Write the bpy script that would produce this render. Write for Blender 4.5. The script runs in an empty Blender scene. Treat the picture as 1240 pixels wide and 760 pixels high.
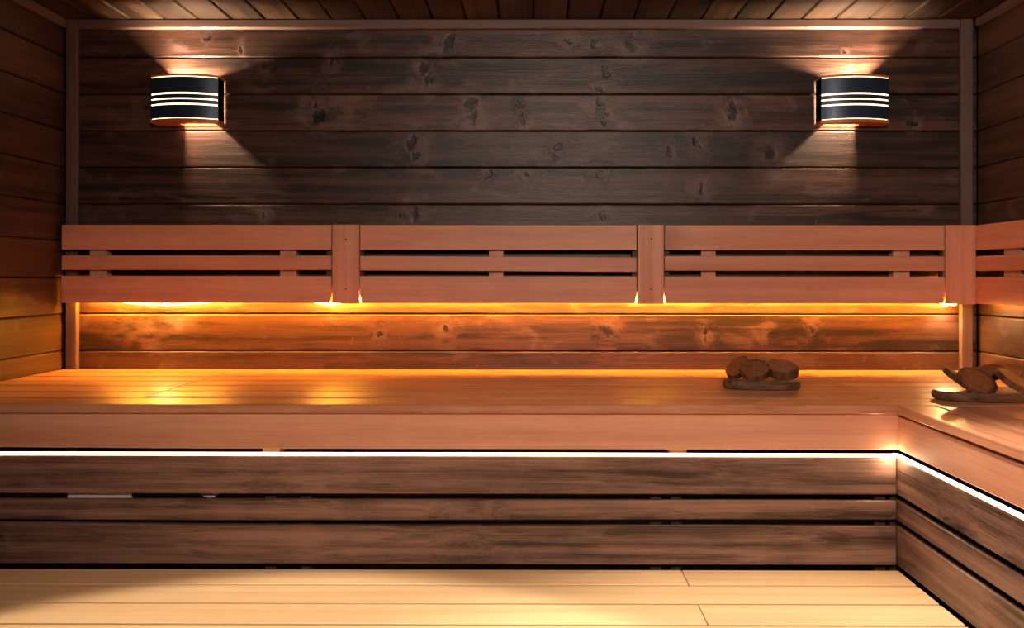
import bpy, bmesh, math, random
from mathutils import Vector, Matrix
random.seed(7)
SC = bpy.context.scene
COL = SC.collection

# ------------------------------------------------------------------ camera
F, D, CZ = 900.0, 2.4, 1.216          # focal length in px, distance camera - back wall, eye height
cam = bpy.data.cameras.new('camera'); camo = bpy.data.objects.new('camera', cam); COL.objects.link(camo)
cam.sensor_fit = 'HORIZONTAL'; cam.sensor_width = 36; cam.lens = 36 * F / 1240
cam.shift_x = -27 / 1240; cam.shift_y = -44 / 1240
cam.clip_start = .02
camo.location = (0, -D, CZ)
camo.rotation_euler = (math.pi / 2, math.radians(-.05), math.radians(.2))
SC.camera = camo
VS = SC.view_settings
VS.view_transform = 'Standard'; VS.look = 'None'; VS.gamma = 1; VS.use_curve_mapping = False
VS.exposure = 0.0
w = bpy.data.worlds.new('world'); SC.world = w; w.use_nodes = True
w.node_tree.nodes['Background'].inputs[0].default_value = (1, .72, .5, 1)
w.node_tree.nodes['Background'].inputs[1].default_value = 0.0

def lamp(kind, name, loc, target, energy, color, **kw):
    l = bpy.data.lights.new(name, kind); l.energy = energy; l.color = color
    for k, v in kw.items(): setattr(l, k, v)
    o = bpy.data.objects.new(name, l); COL.objects.link(o); o.location = loc
    if target is not None:
        o.rotation_euler = (Vector(target) - Vector(loc)).to_track_quat('-Z', 'Y').to_euler()
    return o
Y0 = -D
# unseen spots added: bench cones shaped to miss the upper boards, plus room fill
lamp('SPOT', 'added_spot_left', (-.52, Y0 + 1.28, 2.0), (-.48, Y0 + .75, .53), 98, (1, .84, .64), spot_size=math.radians(74), spot_blend=.12, shadow_soft_size=.04)
lamp('SPOT', 'added_spot_right', (.50, Y0 + 1.36, 2.0), (.48, Y0 + .84, .53), 102, (1, .84, .64), spot_size=math.radians(78), spot_blend=.5, shadow_soft_size=.04)
lamp('SPOT', 'added_spot_room', (.20, -2.75, 1.95), (.50, -.5, .88), 108, (1, .81, .67), spot_size=math.radians(112), spot_blend=.9, shadow_soft_size=.10)
# ------------------------------------------------------------------ helpers
def X(px, d): return (px - 650) / F * d
def Z(py, d): return CZ - (py - 336) / F * d
def Y(d): return d - D
XL, XR, CEIL, BT, LT = -1.528, 1.419, 2.046, .92, .534   # side walls, ceiling, upper bench top, lower bench top

class MB:
    """collects boards with grain coordinates; build() links ONE mesh object"""
    def __init__(s): s.v = []; s.f = []; s.g = []; s.t = []; s.m = []
    def add_bm(s, bm, grain=0, tint=None, off=None, mi=0, gmat=None):
        off = off or Vector((random.uniform(0, 40), random.uniform(0, 40), random.uniform(0, 40)))
        tint = random.random() if tint is None else tint
        n = len(s.v); bm.verts.index_update()
        order = {0: (0, 1, 2), 1: (1, 0, 2), 2: (2, 0, 1)}[grain]
        for v in bm.verts: s.v.append(v.co.copy())
        for f in bm.faces:
            s.f.append([n + v.index for v in f.verts]); s.t.append(tint); s.m.append(mi)
            for v in f.verts:
                c = gmat @ v.co if gmat is not None else v.co
                s.g.append((c[order[0]] + off[0], c[order[1]] + off[1], c[order[2]] + off[2]))
        bm.free()
    def box(s, x0, x1, y0, y1, z0, z1, grain=0, bev=.002, tint=None, fn=None, mi=0, seg=1, cuts=0):
        bm = bmesh.new(); bmesh.ops.create_cube(bm, size=1)
        for v in bm.verts:
            v.co = Vector(((x0 + x1) / 2 + v.co.x * (x1 - x0), (y0 + y1) / 2 + v.co.y * (y1 - y0), (z0 + z1) / 2 + v.co.z * (z1 - z0)))
        if cuts:
            ax = grain
            lo, hi = ((x0, x1), (y0, y1), (z0, z1))[ax]
            for k in range(1, cuts + 1):
                c = lo + (hi - lo) * k / (cuts + 1)
                pc = Vector((0, 0, 0)); pc[ax] = c; no = Vector((0, 0, 0)); no[ax] = 1
                bmesh.ops.bisect_plane(bm, geom=bm.verts[:] + bm.edges[:] + bm.faces[:], plane_co=pc, plane_no=no)
        if fn:
            for v in bm.verts: v.co = Vector(fn(*v.co))
        if bev:
            es = [e for e in bm.edges if len(e.link_faces) == 2 and e.calc_face_angle(0) > .5]
            bmesh.ops.bevel(bm, geom=es, offset=bev, segments=seg, affect='EDGES', profile=.5)
        s.add_bm(bm, grain, tint, None, mi)
        return s
    def build(s, name, mat, parent=None, smooth=False):
        me = bpy.data.meshes.new(name)
        o0 = parent_loc(parent)
        me.from_pydata([tuple(v - o0) for v in s.v], [], s.f)
        a = me.attributes.new('gco', 'FLOAT_VECTOR', 'CORNER')
        a.data.foreach_set('vector', [c for g in s.g for c in g])
        b = me.attributes.new('tint', 'FLOAT', 'FACE'); b.data.foreach_set('value', s.t)
        mats = mat if isinstance(mat, (list, tuple)) else [mat]
        for m in mats: me.materials.append(m)
        me.polygons.foreach_set('material_index', s.m)
        if smooth: me.polygons.foreach_set('use_smooth', [True] * len(s.f))
        me.update()
        o = bpy.data.objects.new(name, me); COL.objects.link(o)
        if parent: o.parent = parent
        return o
def parent_loc(p):
    v = Vector((0, 0, 0))
    while p is not None: v = v + p.location; p = p.parent
    return v
def thing(name, label, cat, loc, group=None):
    o = bpy.data.objects.new(name, None); COL.objects.link(o); o.location = loc
    o.empty_display_size = .05
    o['label'] = label; o['category'] = cat
    if group: o['group'] = group
    return o
def tag(o, label, cat, group=None):
    o['label'] = label; o['category'] = cat
    if group: o['group'] = group
    return o
def struct(name, mb, mat, smooth=False):
    o = mb.build(name, mat, None, smooth); o['kind'] = 'structure'; return o

# ------------------------------------------------------------------ materials
def lin(c):
    return tuple(((x / 255) / 12.92 if x / 255 < .04045 else ((x / 255 + .055) / 1.055) ** 2.4) for x in c) + (1,)
class NT:
    def __init__(s, name):
        s.m = bpy.data.materials.new(name); s.m.use_nodes = True; s.t = s.m.node_tree; s.b = s.t.nodes['Principled BSDF']
    def n(s, t, **kw):
        o = s.t.nodes.new(t)
        for k, v in kw.items():
            if k.startswith('i_'): o.inputs[int(k[2:])].default_value = v
            else: setattr(o, k, v)
        return o
    def l(s, a, b): s.t.links.new(a, b)
    def math(s, op, a, b=None, c=None, clamp=False):
        o = s.n('ShaderNodeMath', operation=op); o.use_clamp = clamp
        for i, v in enumerate((a, b, c)):
            if v is None: continue
            if isinstance(v, (int, float)): o.inputs[i].default_value = v
            else: s.l(v, o.inputs[i])
        return o.outputs[0]
    def vmath(s, op, a, b):
        o = s.n('ShaderNodeVectorMath', operation=op)
        for i, v in enumerate((a, b)):
            if isinstance(v, (tuple, list)): o.inputs[i].default_value = v
            else: s.l(v, o.inputs[i])
        return o
    def mr(s, v, a, b, c=0, d=1, smooth=True):
        o = s.n('ShaderNodeMapRange'); o.interpolation_type = 'SMOOTHSTEP' if smooth else 'LINEAR'
        s.l(v, o.inputs[0]); o.inputs[1].default_value = a; o.inputs[2].default_value = b; o.inputs[3].default_value = c; o.inputs[4].default_value = d
        return o.outputs[0]
    def mix(s, f, a, b, mode='MIX'):
        o = s.n('ShaderNodeMix', data_type='RGBA', blend_type=mode)
        for i, v in ((0, f), (6, a), (7, b)):
            if isinstance(v, (int, float, tuple)): o.inputs[i].default_value = v
            else: s.l(v, o.inputs[i])
        return o.outputs[2]
    def noise(s, vec, scale, detail=3, rough=.5, sc=(1, 1, 1), dist=0):
        v = s.vmath('MULTIPLY', vec, sc).outputs[0]
        o = s.n('ShaderNodeTexNoise'); s.l(v, o.inputs['Vector']); o.inputs['Scale'].default_value = scale
        o.inputs['Detail'].default_value = detail; o.inputs['Roughness'].default_value = rough; o.inputs['Distortion'].default_value = dist
        return o.outputs[0]

def wood(name, light, dark, knotc, rough=.5, grain=.6, knots=.6, tintamt=.25, smudge=0, smudgec=(120, 100, 95), coat=0, explicit=None, bump=.25, ringf=1.0, spec=.5, streak=0, haloc=None):
    N = NT(name)
    g = N.n('ShaderNodeAttribute', attribute_name='gco').outputs['Vector']
    ti = N.n('ShaderNodeAttribute', attribute_name='tint').outputs['Fac']
    # knots: sparse voronoi cells, elongated along the grain
    vo = N.n('ShaderNodeTexVoronoi', feature='F1', voronoi_dimensions='3D'); vo.inputs['Scale'].default_value = 1
    kv = N.vmath('MULTIPLY', g, (3.6, 9.0, 2.0)).outputs[0]; N.l(kv, vo.inputs['Vector'])
    sepc = N.n('ShaderNodeSeparateColor'); N.l(vo.outputs['Color'], sepc.inputs[0])
    keep = N.math('GREATER_THAN', sepc.outputs[0], 1 - knots)
    wob = N.noise(g, 1, 3, .6, (60, 60, 60))
    kd = N.math('ADD', vo.outputs['Distance'], N.math('MULTIPLY', N.math('SUBTRACT', wob, .5), .10))
    core = N.math('MULTIPLY', N.mr(kd, .11, .02), keep)
    halo = N.math('MULTIPLY', N.mr(kd, .45, .05), keep)
    if explicit:
        tc = N.n('ShaderNodeTexCoord').outputs['Object']
        wv = N.n('ShaderNodeTexNoise'); wv.inputs['Scale'].default_value = 28; wv.inputs['Detail'].default_value = 3; N.l(tc, wv.inputs['Vector'])
        wv2 = N.vmath('SUBTRACT', wv.outputs['Color'], (.5, .5, .5)).outputs[0]
        tcw = N.vmath('ADD', tc, N.vmath('MULTIPLY', wv2, (.075, .075, .075)).outputs[0]).outputs[0]
        for (kx, kz, kr) in explicit:
            dv = N.vmath('MULTIPLY', N.vmath('SUBTRACT', tcw, (kx, 0, kz)).outputs[0], (1 / kr, 0, .75 / kr)).outputs[0]
            ln = N.n('ShaderNodeVectorMath', operation='LENGTH'); N.l(dv, ln.inputs[0])
            core = N.math('MAXIMUM', core, N.mr(ln.outputs['Value'], 1.1, .3, 0, 1.0))
            halo = N.math('MAXIMUM', halo, N.mr(ln.outputs['Value'], 4.0, .4, 0, .9))
    # grain: warped fine fibres + broad growth rings
    warp = N.noise(g, 1, 2, .5, (1.3, 7, 7))
    sep = N.n('ShaderNodeSeparateXYZ'); N.l(g, sep.inputs[0])
    dv = N.math('ADD', N.math('MULTIPLY', N.math('SUBTRACT', warp, .5), .05), N.math('MULTIPLY', halo, .018))
    cmb = N.n('ShaderNodeCombineXYZ'); N.l(sep.outputs[0], cmb.inputs[0]); N.l(N.math('ADD', sep.outputs[1], dv), cmb.inputs[1]); N.l(sep.outputs[2], cmb.inputs[2])
    gw = cmb.outputs[0]
    rings = N.noise(gw, 1, 2, .5, (.55, 75 * ringf, 40 * ringf))
    fine = N.noise(gw, 1, 3, .65, (3.5, 420, 300))
    broad = N.noise(gw, 1, 2, .5, (.9, 11, 9))
    mott = N.noise(g, 1, 4, .6, (9, 22, 22))
    val = N.math('ADD', N.math('MULTIPLY', N.math('SUBTRACT', rings, .5), 3.0 * grain), .5)
    val = N.math('ADD', val, N.math('MULTIPLY', N.math('SUBTRACT', fine, .5), 1.8 * grain))
    val = N.math('ADD', val, N.math('MULTIPLY', N.math('SUBTRACT', broad, .5), 2.0 * grain))
    val = N.math('ADD', val, N.math('MULTIPLY', N.math('SUBTRACT', mott, .5), 1.0 * grain), clamp=True)
    col = N.mix(val, lin(dark), lin(light))
    col = N.mix(N.math('MULTIPLY', halo, N.math('MULTIPLY', N.mr(mott, .4, .62), .8) if haloc else .45), col, lin(haloc or knotc))
    col = N.mix(N.math('MULTIPLY', core, .9), col, lin(knotc))
    if smudge:
        sm = N.noise(g, 1, 4, .6, (7, 13, 13), .6)
        smf = N.math('MULTIPLY', N.mr(sm, .56, .72), smudge)
        sc2 = N.noise(g, 1, 2, .5, (45, 22, 22))
        smf = N.math('ADD', smf, N.math('MULTIPLY', N.mr(sc2, .72, .80), smudge * .8), clamp=True)
        col = N.mix(smf, col, lin(smudgec))
    tv = N.math('ADD', N.math('MULTIPLY', N.math('SUBTRACT', ti, .5), 2 * tintamt), 1.0)
    vc = N.n('ShaderNodeCombineColor')
    for i in range(3): N.l(tv, vc.inputs[i])
    col = N.mix(1.0, col, vc.outputs[0], 'MULTIPLY')
    N.l(col, N.b.inputs['Base Color'])
    rv = N.math('ADD', N.math('MULTIPLY', fine, .18), rough - .09)
    N.l(rv, N.b.inputs['Roughness'])
    N.b.inputs['Specular IOR Level'].default_value = spec
    if coat: N.b.inputs['Coat Weight'].default_value = coat; N.b.inputs['Coat Roughness'].default_value = .25
    hgt = N.math('ADD', N.math('MULTIPLY', fine, .35), N.math('ADD', N.math('MULTIPLY', rings, .5), N.math('MULTIPLY', broad, 1.2)))
    hgt = N.math('SUBTRACT', hgt, N.math('MULTIPLY', core, .5))
    bp = N.n('ShaderNodeBump'); bp.inputs['Strength'].default_value = bump; bp.inputs['Distance'].default_value = .004
    N.l(hgt, bp.inputs['Height']); N.l(bp.outputs[0], N.b.inputs['Normal'])
    return N.m

def plain(name, c, rough=.5, metal=0, spec=.5, em=None, es=0):
    N = NT(name); N.b.inputs['Base Color'].default_value = lin(c)
    nz = N.n('ShaderNodeTexNoise'); nz.inputs['Scale'].default_value = 60
    N.l(N.mr(nz.outputs[0], .3, .7, max(rough - .06, .02), rough + .06), N.b.inputs['Roughness'])
    N.b.inputs['Metallic'].default_value = metal; N.b.inputs['Specular IOR Level'].default_value = spec
    if em: N.b.inputs['Emission Color'].default_value = em + (1,); N.b.inputs['Emission Strength'].default_value = es
    return N.m

def cutwood(name, light, dark):
    N = NT(name)
    g = N.n('ShaderNodeAttribute', attribute_name='gco').outputs['Vector']
    wv = N.noise(g, 26, 2, .5); sep = N.n('ShaderNodeSeparateXYZ'); N.l(g, sep.inputs[0])
    yy = N.math('ADD', sep.outputs[1], N.math('MULTIPLY', N.math('SUBTRACT', wv, .5), .016))
    rr = N.math('SQRT', N.math('ADD', N.math('MULTIPLY', yy, yy), N.math('MULTIPLY', sep.outputs[2], sep.outputs[2])))
    ring = N.math('SINE', N.math('MULTIPLY', rr, 1700))
    ms = N.noise(g, 90, 3, .6)
    v = N.math('ADD', N.math('MULTIPLY', ring, .28), N.math('ADD', N.math('MULTIPLY', N.math('SUBTRACT', ms, .5), 1.6), .5), clamp=True)
    col = N.mix(v, lin(dark), lin(light))
    col = N.mix(N.mr(rr, .034, .044), col, lin((66, 40, 24)))
    N.l(col, N.b.inputs['Base Color']); N.b.inputs['Roughness'].default_value = .33
    N.b.inputs['Coat Weight'].default_value = .3; N.b.inputs['Coat Roughness'].default_value = .15
    return N.m
KN = [(732, 86, 11), (727, 107, 8), (727, 122, 9), (728, 137, 13), (731, 148, 8), (545, 45, 9), (540, 58, 11), (513, 84, 9), (515, 98, 10),
      (380, 128, 9), (386, 141, 9), (570, 126, 10), (572, 141, 11), (497, 172, 12), (502, 190, 8), (765, 50, 14), (688, 48, 7), (718, 51, 9),
      (628, 128, 5), (632, 145, 6), (890, 130, 8), (888, 138, 9), (932, 186, 12), (845, 171, 8), (812, 184, 6), (676, 178, 7), (672, 190, 7),
      (635, 210, 7), (726, 212, 8), (848, 228, 8), (500, 258, 12), (480, 262, 6), (730, 260, 7), (1022, 62, 4), (290, 57, 4), (250, 45, 3),
      (320, 80, 7), (1105, 150, 6), (400, 76, 6), (590, 212, 6), (318, 260, 6), (540, 402, 8), (735, 403, 9), (855, 405, 7), (985, 400, 8), (460, 405, 6)]
KN = [(X(a, D), Z(b, D), r * .70 / 375) for a, b, r in KN]
M = {}
M['wall'] = wood('stained_spruce', (84, 57, 46), (35, 23, 19), (13, 8, 6), rough=.44, grain=1.0, knots=.12, tintamt=.26, smudge=.35, smudgec=(128, 104, 100), explicit=KN, bump=.6, haloc=(112, 88, 82))
M['side'] = wood('stained_spruce_side', (90, 64, 48), (48, 33, 25), (26, 16, 12), rough=.48, grain=.6, knots=.22, tintamt=.2, smudge=.3, smudgec=(124, 98, 88), bump=.3)
M['ceil'] = wood('ceiling_spruce', (74, 56, 40), (28, 20, 14), (26, 16, 12), rough=.5, grain=.7, knots=.3, tintamt=.35, smudge=.15, bump=.3)
M['trim'] = wood('stained_trim', (120, 98, 92), (88, 68, 62), (60, 40, 34), rough=.5, grain=.4, knots=0, tintamt=.1, bump=.2)
M['alder'] = wood('red_alder', (222, 162, 132), (198, 134, 106), (120, 70, 50), rough=.48, grain=.6, knots=.05, tintamt=.06, bump=.12, ringf=.6)
M['bench'] = wood('alder_bench', (212, 152, 118), (168, 106, 78), (110, 62, 44), rough=.34, grain=.8, knots=.06, tintamt=.12, bump=.12, ringf=.7)
M['aspen'] = wood('pale_aspen', (240, 206, 160), (218, 176, 128), (180, 130, 90), rough=.42, grain=.5, knots=.03, tintamt=.07, bump=.12, ringf=.6)
M['skirt'] = wood('dark_skirt_spruce', (146, 110, 96), (58, 41, 35), (34, 20, 16), rough=.45, grain=.8, knots=.3, tintamt=.12, smudge=.35, smudgec=(150, 120, 108), bump=.35)
M['rail'] = wood('pale_rail', (220, 178, 150), (196, 150, 122), (130, 90, 70), rough=.55, grain=.4, knots=0, tintamt=.08, bump=.1)
M['darkrail'] = wood('dark_stud', (92, 66, 52), (60, 42, 32), (30, 20, 16), rough=.6, grain=.6, knots=.1, tintamt=.1, bump=.2)
M['bark'] = wood('bark', (128, 86, 54), (58, 36, 22), (24, 14, 10), rough=.6, grain=1.0, knots=.3, tintamt=.1, bump=.8)
M['cut'] = cutwood('cut_slice', (170, 106, 62), (96, 54, 30))
M['slab'] = wood('cut_juniper', (168, 112, 74), (104, 62, 38), (60, 34, 22), rough=.3, grain=.8, knots=.2, tintamt=.1, bump=.1)
M['capwood'] = wood('lamp_cap_wood', (216, 138, 74), (176, 98, 46), (120, 66, 34), rough=.45, grain=.4, knots=0, tintamt=.05, bump=.1)
M['black'] = plain('lamp_lacquer', (44, 60, 82), .38, .35, .6)
M['screw'] = plain('dark_screw', (52, 34, 26), .5, .6)
M['floor'] = plain('dark_floor_tile', (70, 60, 54), .6)
M['void'] = plain('dark_backing', (26, 18, 14), .9, 0, .1)
M['led_amber'] = plain('led_amber', (250, 200, 120), .5, em=(1, .39, .03), es=330)
M['led_dim'] = plain('led_amber_dim', (250, 200, 120), .5, em=(1, .42, .06), es=90)
M['led_white'] = plain('led_warm_white', (255, 240, 220), .5, em=(1, .66, .36), es=10)
M['glow'] = plain('lamp_diffuser', (255, 240, 220), .5, em=(1, .66, .36), es=3.4)
M['bulb'] = plain('lamp_bulb', (255, 240, 220), .5, em=(1, .72, .45), es=40)
M['pale'] = plain('pale_painted_board', (240, 222, 214), .6)

# ------------------------------------------------------------------ room shell
P = .1184; Z0 = 1.0973
def zrows():
    k0 = math.floor((0 - Z0) / P); z = Z0 + k0 * P; out = []
    while z < CEIL:
        out.append((max(z, 0), min(z + P, CEIL))); z += P
    return out
T = .02; G = .0016
mb = MB()
for (a, b) in zrows():
    if b - a < .01: continue
    tj = random.random()
    mb.box(XL, XR, 0, T, a + G, b - G * .4, 0, .0035, tj, seg=1)
mb.box(XL - .06, XR + .06, T - .006, T + .04, 0, CEIL, 0, 0, .0, mi=1)
struct('wall_back', mb, [M['wall'], M['void']])
YF = -3.25
for nm, xa, xb, xo in (('wall_left', XL - T, XL, XL - .06), ('wall_right', XR, XR + T, XR + .06)):
    mb = MB()
    for (a, b) in zrows():
        if b - a < .01: continue
        mb.box(xa, xb, YF, 0, a + G, b - G * .4, 1, .0035)
    xs = sorted((xo, xa + .006 if nm == 'wall_left' else xb - .006))
    if nm == 'wall_left': xs = (xo, xa + .006)
    else: xs = (xb - .006, xo)
    mb.box(xs[0], xs[1], YF, .03, 0, CEIL, 1, 0, 0., mi=1)
    struct(nm, mb, [M['side'], M['void']])
mb = MB()
for (a, b) in zrows():
    if b - a < .01: continue
    mb.box(XL, XR, YF - T, YF, a + G, b - G * .4, 0, .0035)
mb.box(XL - .06, XR + .06, YF - .06, YF - T + .006, 0, CEIL, 0, 0, .0, mi=1)
struct('wall_front', mb, [M['side'], M['void']])
mb = MB(); PC = .1077; xk = X(160.5, D) - PC * 4
while xk < XR:
    a, b = max(xk, XL), min(xk + PC, XR)
    if b - a > .01: mb.box(a + .002, b - .002, YF, 0, CEIL, CEIL + T, 1, .004)
    xk += PC
mb.box(XL - .06, XR + .06, YF - .06, .06, CEIL + T - .006, CEIL + T + .04, 1, 0, 0., mi=1)
struct('ceiling', mb, [M['ceil'], M['void']])
mb = MB(); mb.box(XL - .06, XR + .06, YF - .06, .06, -.05, 0, 1, 0, .5)
struct('floor', mb, M['floor'])
TT = .018
mb = MB(); mb.box(X(77.5, D - TT), X(91.5, D - TT), -TT, -.0005, 0, CEIL - .0005, 2, .003, .4); struct('trim_1', mb, M['trim'])
mb = MB(); mb.box(X(1163, D - TT), X(1177.5, D - TT), -TT, -.0005, 0, CEIL - .0005, 2, .003, .2); struct('trim_2', mb, M['trim'])
mb = MB(); mb.box(X(91.9, D - TT), X(1162.6, D - TT), -TT, -.0005, CEIL - .031, CEIL - .0005, 0, .004, .9); struct('trim_3', mb, M['trim'])
mb = MB(); mb.box(XL + .0005, XL + .02, YF, -TT - .001, CEIL - .03, CEIL - .0005, 1, .004, .3); struct('trim_4', mb, M['trim'])
mb = MB(); mb.box(XR - .02, XR - .0005, YF, -TT - .001, CEIL - .03, CEIL - .0005, 1, .004, .3); struct('trim_5', mb, M['trim'])

# ------------------------------------------------------------------ upper bench along the back wall
YB0 = Y(1.73)
bench = thing('sauna_bench', 'long upper bench of reddish glossy boards along the back wall', 'bench', (-.05, YB0 / 2, 0))
BTH = .021
def dep(y): return F * (CZ - BT) / (y - 336)
def bench_board(x0, x1, dfa, dba, dfb=None, dbb=None, tint=None):
    """board between depths; a = left end, b = right end (tapered boards)"""
    dfb = dfa if dfb is None else dfb; dbb = dba if dbb is None else dbb
    def fn(x, y, z):
        t = (x - x0) / (x1 - x0)
        f = dfa + (dfb - dfa) * t; b = dba + (dbb - dba) * t
        return (x, Y(f) if y < .5 else Y(b), z)
    m = MB(); m.box(x0, x1, 0, 1, BT - BTH, BT, 0, .002, tint, fn=fn)
    m.build('bench_board', M['bench'], bench)
g = .0022
xa, xb = X(178, 1.85), X(1050, 1.9)
EL = [2.397, 2.305, 2.212, 2.118, 2.024, 1.924, 1.826]           # left bay, back to front
EC = [2.397, 2.310, 2.222, 2.132, 2.030, 1.935, 1.826]
for i in range(6):
    bench_board(XL + .002, xa - .001, EL[i + 1] + g, EL[i] - g)
for i in range(6):
    f, b = EC[i + 1], EC[i]
    if i == 5: bench_board(xa + .001, xb - .001, f + .021, b - g, f + g, b - g)     # gap opens to the left
    else: bench_board(xa + .001, xb - .001, f + g, b - g)
ER = [2.397, 2.305, 2.212, 2.118, 2.024, 1.925, 1.826]
for i in range(6):
    bench_board(xb + .001, XR - .002, ER[i + 1] + g, ER[i] - g)
bench_board(XL + .002, XR - .002, 1.73, 1.826 - g, tint=.5)
# front fascia
m = MB(); m.box(XL + .002, .8455, Y(1.737), Y(1.752), .8155, BT - BTH - .002, 0, .0015, .6, cuts=2,
                fn=lambda x, y, z: (x, y, z + (.004 if (z < .85 and x < -1) else 0)))
m.build('fascia_board', M['alder'], bench)
# carrying joists (their ends show in the shadow gap)
for px in (345, 812):
    xc = X(px, 1.9)
    m = MB(); m.box(xc - .021, xc + .021, Y(1.80), Y(2.38), BT - BTH - .11, BT - BTH - .002, 1, .001, .5); m.build('joist', M['alder'], bench)
# legs behind the slatted skirt
for px in (329, 372, 793, 818, 1063, 1081):
    xc = X(px, 1.785); 
    m = MB(); m.box(xc - .013, xc + .013, Y(1.775), Y(1.797), 0, BT - BTH - .13 , 2, .001, .5); m.build('leg', M['darkrail'], bench)

# ------------------------------------------------------------------ upper bench along the right wall
RB = thing('sauna_bench', 'upper bench along the right wall, running toward the camera, boards lengthwise', 'bench', (1.1, Y(1.2), 0))
DE = .45
bounds = [.838, .925, 1.010, 1.095, 1.180, 1.265, 1.345, XR - .002]
for i in range(7):
    m = MB(); m.box(bounds[i] + (0 if i == 0 else .0028), bounds[i + 1] - .0028, Y(DE), Y(1.73) - .002, BT - BTH, BT - .0005, 1, .002, [.35, .5, .6, .5, .4, .6, .5][i])
    m.build('bench_board', M['bench'], RB)
m = MB(); m.box(.843, .858, Y(DE), Y(1.737) - .0006, .8155, BT - BTH - .006, 1, .0015, .35); m.build('fascia_board', M['alder'], RB)
for d in (1.55, 1.0, .55):
    m = MB(); m.box(.905, 1.40, Y(d), Y(d) + .04, BT - BTH - .1, BT - BTH - .002, 0, .001, .5); m.build('joist', M['rail'], RB)
for d in (1.45, .6):
    m = MB(); m.box(.872, .895, Y(d), Y(d) + .035, 0, BT - BTH - .13, 2, .001, .5); m.build('leg', M['darkrail'], RB)

# ------------------------------------------------------------------ slatted skirts
SK = [(.7065, .796), (.6455, .693), (.5405, .632)]
sk = thing('bench_skirt', 'dark stained slatted panel below the long back bench, above the pale lower bench', 'slatted panel', (-.35, Y(1.76), .4))
for k, (a, b) in enumerate(SK):
    def fn(x, y, z, k=k, a=a, b=b):
        if k == 2 and z > (a + b) / 2: z += .006 * (0.85 - x) / 2.4 - .001 + (.002 * math.sin(x * 3))
        if k == 1 and z < (a + b) / 2: z += .002 * math.sin(x * 2.2)
        return (x, y, z)
    m = MB(); m.box(XL + .002, .846, Y(1.75), Y(1.762), a, b, 0, .002, [.5, .45, .4][k], fn=fn, cuts=10); m.build('slat', M['skirt'], sk)
sr = thing('bench_skirt', 'dark stained slatted panel below the right-hand bench, running toward the camera', 'slatted panel', (.86, Y(1.1), .4))
for k, (a, b) in enumerate(SK):
    m = MB(); m.box(.848, .860, Y(DE), Y(1.75) + .012, a, b, 1, .002, [.7, .6, .55][k]); m.build('slat', M['skirt'], sr)
# dark hollow behind the skirts is the real space under the benches; two pale things lie in it
m = MB(); m.box(X(81, 1.77), X(158, 1.77), Y(1.768), Y(1.776), Z(616, 1.77), Z(592, 1.77), 0, .001, .5)
for px in (84, 153):
    m.box(X(px, 1.77) - .004, X(px, 1.77) + .004, Y(1.769), Y(1.775), 0, Z(615, 1.77), 2, .001, .5, mi=1)
m.build('pale_crate_board', [M['pale'], M['void']])
tag(bpy.data.objects['pale_crate_board'], 'pale board glimpsed through the gap below the top skirt slat, far left', 'board')
bm = bmesh.new(); bmesh.ops.create_cone(bm, cap_ends=True, segments=40, radius1=.033, radius2=.033, depth=.012)
bmesh.ops.bevel(bm, geom=[e for e in bm.edges if e.calc_face_angle(0) > .5], offset=.002, segments=2, affect='EDGES')
bmesh.ops.transform(bm, matrix=Matrix.Translation((X(257, 1.79), Y(1.777), Z(602.5, 1.777) + .033)) @ Matrix.Rotation(math.pi / 2, 4, 'X'), verts=bm.verts)
m = MB(); m.add_bm(bm, 0, .5); o = m.build('round_vent', M['pale'], None, False)
tag(o, 'pale round vent lid peeking below the top skirt slat, left of the first legs', 'vent')

# ------------------------------------------------------------------ lower bench
lb = thing('sauna_bench', 'pale lower bench of brightly lit smooth boards in the foreground', 'bench', (-.3, Y(1.45), 0))
LE = [1.740, 1.650, 1.556, 1.461, 1.366, 1.271, 1.176]
cuts = {0: [X(829, 1.70)], 1: [], 2: [X(851, 1.51)], 3: [X(30, 1.44)], 4: [], 5: [X(500, 1.2)]}
for i in range(6):
    xs = [XL + .002] + cuts[i] + [.8445]
    for a, b in zip(xs[:-1], xs[1:]):
        m = MB(); m.box(a + .0008, b - .0008, Y(LE[i + 1]) + .0038, Y(LE[i]) - .0038, LT - .026, LT, 0, .0012, None); m.build('bench_board', M['aspen'], lb)
m = MB(); m.box(XL + .002, .8445, Y(LE[-1]) + .01, Y(LE[-1]) + .03, LT - .12, LT - .028, 0, .002, .5); m.build('fascia_board', M['aspen'], lb)
for px in (60, 345, 812, 1060):
    xc = X(px, 1.7)
    m = MB(); m.box(xc - .02, xc + .02, Y(1.21), Y(1.735), LT - .09, LT - .028, 1, .001, .5); m.build('joist', M['rail'], lb)
    for d in (1.24, 1.70):
        m = MB(); m.box(xc - .02, xc + .02, Y(d) - .02, Y(d) + .02, 0, LT - .0905, 2, .001, .5); m.build('leg', M['rail'], lb)

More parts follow.
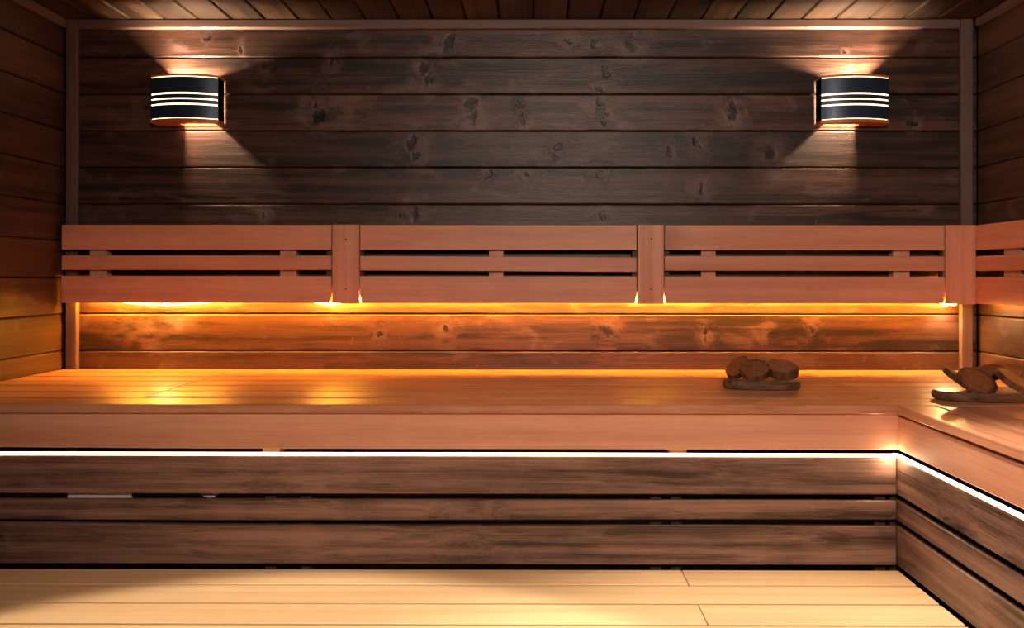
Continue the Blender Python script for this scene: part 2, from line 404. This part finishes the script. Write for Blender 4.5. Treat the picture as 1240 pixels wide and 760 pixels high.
# ------------------------------------------------------------------ backrests
BD = 2.35; ST = .016
RZ = [(Z(302.5, BD), Z(272.3, BD)), (Z(327.5, BD), Z(309.8, BD)), (Z(367, BD), Z(334.6, BD))]
SLB = RZ[2][0]
br = thing('backrest', 'long reddish slatted backrest on the back wall, between the two corners', 'backrest', (0, Y(BD) + .03, SLB))
bays = [(73, 401), (435.5, 771), (804.5, 1143)]
for bi, (pa, pb) in enumerate(bays):
    x0, x1 = X(pa, BD), X(pb, BD)
    for k, (z0, z1) in enumerate(RZ):
        def fn(x, y, z, k=k, x0=x0, x1=x1, bi=bi):
            if k == 1 and bi == 1: z -= .004 * (x - x0) / (x1 - x0)
            if k == 1 and bi == 0: z += .001
            return (x, y, z)
        bm = bmesh.new()
        m = MB()
        if k < 2:
            bm.free()
            m.box(x0, x1 - .0008, Y(BD), Y(BD) + ST, z0, z1, 0, .0015, [.6, .4, .5][k], fn=fn)
        else:   # lowest slat: end corners notched to shape light leaks beside the cover boards
            n = .006; h = .028
            li = bi > 0; ri = True
            pts = []
            pts += [(x0 + n, z0), ] if li else [(x0, z0)]
            pts += [(x1 - n, z0), (x1 - n * .55, z0 + h * .35), (x1 - .0008, z0 + h)]
            pts += [(x1 - .0008, z1), (x0, z1)]
            if li: pts += [(x0, z0 + h), (x0 + n * .55, z0 + h * .35)]
            fr = [bm.verts.new((px, Y(BD), pz)) for px, pz in pts]
            f = bm.faces.new(fr)
            r = bmesh.ops.extrude_face_region(bm, geom=[f])
            bmesh.ops.translate(bm, verts=[v for v in r['geom'] if isinstance(v, bmesh.types.BMVert)], vec=(0, ST, 0))
            bmesh.ops.recalc_face_normals(bm, faces=bm.faces)
            m.add_bm(bm, 0, .5)
        m.build('slat', M['alder'], br)
BBT = SLB - .0005
for (pa, pb) in ((401.5, 435), (771.5, 804), (1143.5, 1181)):
    m = MB(); m.box(X(pa, BD) + .001, X(pb, BD) - .001, Y(BD) - .001, Y(BD) + ST, SLB - .002, RZ[0][1] + .001, 2, .0015, .75)
    o = m.build('cover_board', M['alder'], br)
    bm = MB()
    if pa < 1000:
        for py in ((289, 350) if pa > 500 else (290, 350)):
            q = bmesh.new(); bmesh.ops.create_cone(q, cap_ends=True, segments=16, radius1=.0028, radius2=.0022, depth=.002)
            bmesh.ops.transform(q, matrix=Matrix.Translation((X(pa + 17, BD), Y(BD) - .0018, Z(py, BD))) @ Matrix.Rotation(math.pi / 2, 4, 'X'), verts=q.verts)
            s = MB(); s.add_bm(q, 0, .5); s.build('screw', M['screw'], br)
# support uprights behind the slats (to the wall)
ys0, ys1 = Y(BD) + ST + .0005, -.0015
for (pa, pb, mt) in ((108, 128.5, 'rail'), (339, 358.5, 'alder'), (592, 609.5, 'alder'), (848.5, 866, 'alder'), (1080, 1100, 'rail')):
    m = MB(); m.box(X(pa, BD + .02), X(pb, BD + .02), ys0, ys1, SLB + .032, RZ[0][1] - .006, 2, .001, .6); m.build('support', M[mt], br)
for (pa, pb) in ((395, 441), (765, 810), (1137, 1162)):
    m = MB(); m.box(X(pa, BD + .02), X(pb, BD + .02), ys0, ys1 - (TT if pb > 1150 else 0), SLB + .032, RZ[0][1] - .006, 2, .001, .0); m.build('support', M['darkrail'], br)
# unseen battens added above the strip to block its upward light
sxs = [73, 108, 128.5, 339, 358.5, 395, 441, 592, 609.5, 765, 810, 848.5, 866, 1080, 1100, 1137]
for a, b in zip(sxs[0::2], sxs[1::2]):
    e = .02 if a < 80 else 0
    m = MB(); m.box(X(a + (20 if a < 80 else .3), BD + .02), X(b - .3, BD + .02), ys0, ys1, SLB + .034, SLB + .046, 0, .001, .5); m.build('light_baffle', M['darkrail'], br)

XB = 1.386
rb = thing('backrest', 'short orange-lit slatted backrest on the right wall beside the corner', 'backrest', (XB + .015, Y(1.6), SLB))
y0r, y1r = Y(.9), Y(BD) + .012
for k, (z0, z1) in enumerate(RZ):
    m = MB(); m.box(XB, XB + .013, y0r, y1r, z0, z1, 1, .0015, [.6, .4, .5][k]); m.build('slat', M['alder'], rb)
for pa, pb in ((1214, 1235), (1600, 1640), (2000, 2050)):
    dd = [F * (XB + .013) / (p - 650) for p in (pa, pb)]
    m = MB(); m.box(XB + .0135, XR - .0006, Y(dd[1]), Y(dd[0]), SLB + .020, RZ[0][1] - .006, 2, .001, .6); m.build('support', M['rail'], rb)
m = MB(); m.box(XB + .0135, XR - .0006, y0r, Y(F * (XB + .013) / (1235 - 650)) - .001, SLB + .022, SLB + .034, 1, .001, .5); m.build('light_baffle', M['darkrail'], rb)  # unseen baffle added over the side strip to stop upward light
m = MB(); m.box(XB + .0135, XR - .0006, Y(F * (XB + .013) / (1214 - 650)) + .001, y1r, SLB + .022, SLB + .034, 1, .001, .5); m.build('light_baffle', M['darkrail'], rb)

# ------------------------------------------------------------------ light strips
def strip(path, w_, h_, mat, name, side, low=None):
    """a ribbon following path points; side = horizontal direction of the ribbon's width"""
    m = MB(); bm = bmesh.new(); prev = None
    sd = Vector(side)
    for k, p in enumerate(path):
        p = Vector(p); lo = low[k] if low else 0
        ring = [bm.verts.new(p + sd * (sx * w_ / 2) + Vector((0, 0, sz * h_ / 2 - (lo if sz < 0 else 0)))) for sx, sz in ((-1, -1), (1, -1), (1, 1), (-1, 1))]
        if prev:
            for i in range(4): bm.faces.new((prev[i], prev[(i + 1) % 4], ring[(i + 1) % 4], ring[i]))
        else: bm.faces.new(ring)
        prev = ring
    bm.faces.new(prev[::-1]); bmesh.ops.recalc_face_normals(bm, faces=bm.faces)
    m.add_bm(bm, 0, .5); return m.build(name, mat)
SD = BD + .0265
LB = SLB + .020
def sagz(px):
    z = LB
    for a, b, low in ((104, 300, 369.0), (362, 436, 368.3), (1118, 1190, 368.2)):
        if a < px < b:
            t = (px - a) / (b - a); z = LB + (Z(low, SD) - LB) * math.sin(math.pi * t) ** .8
    return z
def drop(px):      # extra glowing depth added at the board seams, imitating flame-shaped light leaks
    for c in (402, 436.5, 770, 805.5): 
        if abs(px - c) < 5: return (.004 if c == 402 else .017) * (1 - abs(px - c) / 6)
    return 0
path = [(X(px, SD), Y(SD), sagz(px)) for px in range(96, 1158, 2)]
o = strip(path, .008, .004, M['led_amber'], 'light_strip', (0, 1, 0), [drop(px) for px in range(96, 1158, 2)])
tag(o, 'glowing amber light strip under the long backrest on the back wall', 'light strip')
o = strip([(XB + .023, Y(d), SLB + .010) for d in (2.30, 1.9, 1.4, .95)], .006, .004, M['led_dim'], 'light_strip', (1, 0, 0))
tag(o, 'amber light strip under the short backrest on the right wall', 'light strip')
LZ = .7992
o = strip([(XL + .003, Y(1.7552), LZ), (-.2, Y(1.7550), LZ), (.3, Y(1.7535), LZ), (.7, Y(1.7505), LZ), (.8485, Y(1.7500), LZ)], .009, .0052, M['led_white'], 'light_strip', (0, 1, 0))
tag(o, 'bright white light strip along the top of the slatted panel under the back bench', 'light strip')
o = strip([(.8488, Y(DE), LZ), (.8488, Y(1.7555), LZ)], .009, .0052, M['led_white'], 'light_strip', (1, 0, 0))
tag(o, 'bright white diagonal light strip under the right-hand bench, running toward the camera', 'light strip')
# two bare emitters shining out below the backrest
def emitter(px, label, en, col, pos=None):
    m = MB(); bm = bmesh.new(); bmesh.ops.create_uvsphere(bm, u_segments=16, v_segments=10, radius=.006)
    p = Vector(pos or (X(px, SD), Y(SD), Z(368.5, SD)))
    bmesh.ops.translate(bm, verts=bm.verts, vec=p); m.add_bm(bm, 0, .5)
    o = m.build('light_emitter', M['bulb'], None, True); tag(o, label, 'lamp')
    if pos: lamp('POINT', 'emitter_light', p + Vector((-.006, -.014, -.006)), None, en, col, shadow_soft_size=.006)
    else: lamp('SPOT', 'emitter_light', p + Vector((0, 0, -.009)), p + Vector((0, -.45, -1)), en, col, shadow_soft_size=.006, spot_size=math.radians(156), spot_blend=.6)
emitter(1144, 'tiny bright bulb at the lower edge of the backrest, in the right corner', 2.2, (1, .62, .30))
emitter(200, 'tiny bright bulb under the left end of the long backrest', 2.6, (1, .50, .12))

emitter(0, 'tiny bright bulb in the corner where the two white light strips meet', .30, (1, .74, .44), (.835, Y(1.7400), .8005))
# ------------------------------------------------------------------ wall lamps
def wall_lamp(cx, zb, mirror, label):
    """mirror=+1: aperture shifted to +x (left lamp), -1 for the right lamp"""
    W, H, dc, dm = .107, .150, .045, .071
    t = thing('wall_lamp', label, 'wall lamp', (cx, -.001, zb), 'curved lamps on the back wall')
    def prof(r=0, n=28):
        """front outline of the D shape (x, y) from left wall to right wall, inset by r"""
        w_ = W - r; c0 = dc - r * .3; c1 = dm - r
        pts = [(-w_, 0)]
        R = (w_ * w_ + (c1 - c0) ** 2) / (2 * (c1 - c0)); a = math.asin(min(1, w_ / R))
        for i in range(n + 1):
            th = -a + 2 * a * i / n
            pts.append((R * math.sin(th), -(c1 - R + R * math.cos(th))))
        pts.append((w_, 0)); return pts
    def band(z0, z1, r=0, th=.0016, sides=True, mat='black', name=None):
        m = MB(); bm = bmesh.new(); po = prof(r); pi_ = prof(r + th)
        if not sides: po = po[1:-1]; pi_ = pi_[1:-1]
        rows = []
        for (a, b) in zip(po, pi_):
            rows.append([bm.verts.new((cx + q[0], q[1] - .002, zb + zz)) for q, zz in ((a, z0), (a, z1), (b, z1), (b, z0))])
        for r0, r1 in zip(rows[:-1], rows[1:]):
            for i in range(4): bm.faces.new((r0[i], r0[(i + 1) % 4], r1[(i + 1) % 4], r1[i]))
        bm.faces.new(rows[0]); bm.faces.new(rows[-1][::-1])
        bmesh.ops.recalc_face_normals(bm, faces=bm.faces)
        return bm
    m = MB()
    # shade: bands separated by three slots, plus solid returns at the sides
    for z0, z1 in ((.0125, .0530), (.0580, .0702), (.0750, .0870), (.0925, .1405)):
        m.add_bm(band(z0, z1), 2, .5)
    for sx in (-1, 1):
        bm = bmesh.new(); p = prof(0)[:2] if sx < 0 else prof(0)[-2:]
        ex = .004
        (xa_, ya_), (xb_, yb_) = p
        x_in = sx * (-.0018)
        vs = []
        for zz in (.0098, .1441):
            vs.append([bm.verts.new((cx + xx, yy - .002, zb + zz)) for xx, yy in ((xa_ + x_in, ya_), (xa_, ya_), (xb_, yb_), (xb_ + x_in, yb_))])
        for i in range(4): bm.faces.new((vs[0][i], vs[0][(i + 1) % 4], vs[1][(i + 1) % 4], vs[1][i]))
        bm.faces.new(vs[0]); bm.faces.new(vs[1][::-1]); bmesh.ops.recalc_face_normals(bm, faces=bm.faces)
        m.add_bm(bm, 2, .5)
    m.build('shade', M['black'], t)
    # glowing diffuser just behind the slots, open to the wall
    m = MB(); m.add_bm(band(.0105, .1435, .005, .001, sides=False), 2, .5); m.build('diffuser', M['glow'], t)
    # wooden caps with a light opening
    def cap(z0, z1, ax0, ax1, name, ay=.060):
        bm = bmesh.new(); po = prof(-.0015)
        def ring(z):
            o_ = [bm.verts.new((cx + p[0], p[1] - .002, zb + z)) for p in po]
            n = len(o_)
            # opening: rectangle touching towards the wall
            inn = []
            for i, p in enumerate(po):
                xx = max(ax0, min(ax1, p[0])); 
                yy = -ay if 0 < i < n - 1 else 0
                inn.append(bm.verts.new((cx + xx, max(p[1] + .004, yy) - .0 if 0 < i < n - 1 else 0, zb + z)))
            return o_, inn
        (o0, i0), (o1, i1) = ring(z0), ring(z1)
        n = len(o0)
        for i in range(n):
            j = (i + 1) % n
            for q in ((o0[i], o0[j], o1[j], o1[i]), (i0[j], i0[i], i1[i], i1[j]), (o0[j], o0[i], i0[i], i0[j]), (o1[i], o1[j], i1[j], i1[i])):
                if len({v.co.to_tuple(6) for v in q}) >= 3:
                    try: bm.faces.new(q)
                    except ValueError: pass
        bmesh.ops.remove_doubles(bm, verts=bm.verts, dist=1e-6)
        bmesh.ops.recalc_face_normals(bm, faces=bm.faces)
        q = MB(); q.add_bm(bm, 0, .5); return q.build(name, M['capwood'], t)
    if mirror > 0: cap(0, .010, -.020, .090, 'bottom_cap', .034); cap(.144, .150, -.050, .062, 'top_cap', .055)
    else: cap(0, .010, -.090, .020, 'bottom_cap', .034); cap(.144, .150, -.062, .050, 'top_cap', .055)
    bx_ = cx + (-.026 if mirror > 0 else .024)
    m = MB(); m.box(cx - .098, cx + .098, -.0025, -.0008, zb + .012, zb + .138, 0, .0005, .5); m.build('back_plate', M['rail'], t)
    bm = bmesh.new(); bmesh.ops.create_uvsphere(bm, u_segments=20, v_segments=12, radius=.009)
    bmesh.ops.translate(bm, verts=bm.verts, vec=(bx_, -.048, zb + .112)); m = MB(); m.add_bm(bm, 0, .5)
    m.build('bulb', M['bulb'], t, True)
    m = MB(); m.box(bx_ - .008, bx_ + .008, -.032, -.0036, zb + .104, zb + .120, 1, .002, .5); m.build('socket', M['black'], t)
    lamp('POINT', 'wall_lamp_light', (bx_, -.048, zb + .112), None, 44 if mirror > 0 else 60, (1, .70, .44), shadow_soft_size=.0135)
wall_lamp(-1.118, 1.705, 1, 'curved black wall lamp with three slots, on the left of the back wall')
wall_lamp(1.005, 1.7035, -1, 'curved black wall lamp with three slots, on the right of the back wall')

# ------------------------------------------------------------------ wood slabs with slices
def slab(t, cx, cy, hx, hy, z0, th, seed, rot=0):
    rnd = random.Random(seed); n = 44; bm = bmesh.new()
    ph = [rnd.uniform(0, 6.28) for _ in range(4)]
    rings = []
    for z, k in ((0, .955), (.15, .99), (.5, 1.01), (.85, 1), (1, .965)):
        ring = []
        for i in range(n):
            a = 2 * math.pi * i / n
            r = 1 + rnd.uniform(-.008, .008) + .05 * math.sin(2 * a + ph[0]) + .04 * math.sin(3 * a + ph[1]) + .02 * math.sin(5 * a + ph[2])
            sx = math.copysign(abs(math.cos(a)) ** .75, math.cos(a)); sy = math.copysign(abs(math.sin(a)) ** .8, math.sin(a))
            x, y = sx * hx * r * k, sy * hy * r * k
            ring.append(bm.verts.new((cx + x * math.cos(rot) - y * math.sin(rot), cy + x * math.sin(rot) + y * math.cos(rot), z0 + z * th)))
        rings.append(ring)
    sidef = []
    for a, b in zip(rings[:-1], rings[1:]):
        for i in range(n): bm.faces.new((a[i], a[(i + 1) % n], b[(i + 1) % n], b[i]))
    bm.faces.new(rings[0][::-1]); bm.faces.new(rings[-1])
    m = MB(); top = len(bm.faces); m.add_bm(bm, 0, .5)
    m.m[-1] = 1; m.m[-2] = 1
    m.build('base_slab', [M['bark'], M['slab']], t)
def disc(t, c, r, th, nrm, seed):
    rnd = random.Random(seed); n = 32; bm = bmesh.new(); rings = []
    ph = [rnd.uniform(0, 6.28) for _ in range(3)]
    q = Vector((0, 0, 1)).rotation_difference(Vector(nrm).normalized()).to_matrix()
    for z, k in ((-.5, .94), (-.4, 1), (.4, 1.0), (.5, .93)):
        ring = []
        for i in range(n):
            a = 2 * math.pi * i / n
            rr = r * k * (1 + .06 * math.sin(2 * a + ph[0]) + .03 * math.sin(5 * a + ph[1]) + rnd.uniform(-.018, .018))
            ring.append(bm.verts.new(Vector(c) + q @ Vector((rr * math.cos(a), rr * math.sin(a), z * th))))
        rings.append(ring)
    for a, b in zip(rings[:-1], rings[1:]):
        for i in range(n): bm.faces.new((a[i], a[(i + 1) % n], b[(i + 1) % n], b[i]))
    bm.faces.new(rings[0][::-1]); bm.faces.new(rings[-1])
    inv = q.inverted().to_4x4() @ Matrix.Translation(-Vector(c))
    m = MB(); m.add_bm(bm, 2, .5, Vector((rnd.uniform(0, 1), .004, .002)), 0, inv); m.m[-1] = 1; m.m[-2] = 1
    m.build('wood_slice', [M['bark'], M['cut']], t)
t = thing('wood_slice_rest', 'rustic wood slab with tilted log slices on the back bench, right of centre', 'wooden ornament', (.60, Y(2.02), BT), 'wood slabs with log slices on the upper bench')
slab(t, X(921.5, 2.0), Y(2.005), .094, .058, BT + .0005, .022, 3, -.12)
zt = BT + .0225
disc(t, (X(893, 2.04), Y(2.04), zt + .028), .034, .014, (-.62, -.38, .66), 1)
disc(t, (X(914, 1.995), Y(1.995), zt + .026), .041, .018, (-.12, -.42, .88), 2)
disc(t, (X(946, 2.00), Y(2.00), zt + .027), .043, .024, (-.08, -.30, .94), 5)
disc(t, (X(930, 2.05), Y(2.055), zt + .036), .036, .014, (.1, -.3, .95), 6)
t = thing('wood_slice_rest', 'rustic wood slab with tilted log slices at the right edge of the picture', 'wooden ornament', (1.1, Y(1.82), BT), 'wood slabs with log slices on the upper bench')
slab(t, X(1212, 1.82), Y(1.815), .160, .062, BT + .0005, .022, 11, .0)
disc(t, (X(1157, 1.84), Y(1.83), zt + .026), .038, .014, (.48, -.30, .80), 12)
disc(t, (X(1181, 1.80), Y(1.80), zt + .024), .044, .014, (.12, -.62, .76), 13)
disc(t, (X(1199, 1.86), Y(1.87), zt + .036), .038, .014, (-.25, -.2, .93), 14)
disc(t, (X(1226, 1.80), Y(1.80), zt + .026), .046, .015, (.38, -.40, .82), 15)
disc(t, (X(1258, 1.82), Y(1.82), zt + .026), .042, .015, (-.30, -.40, .82), 16)
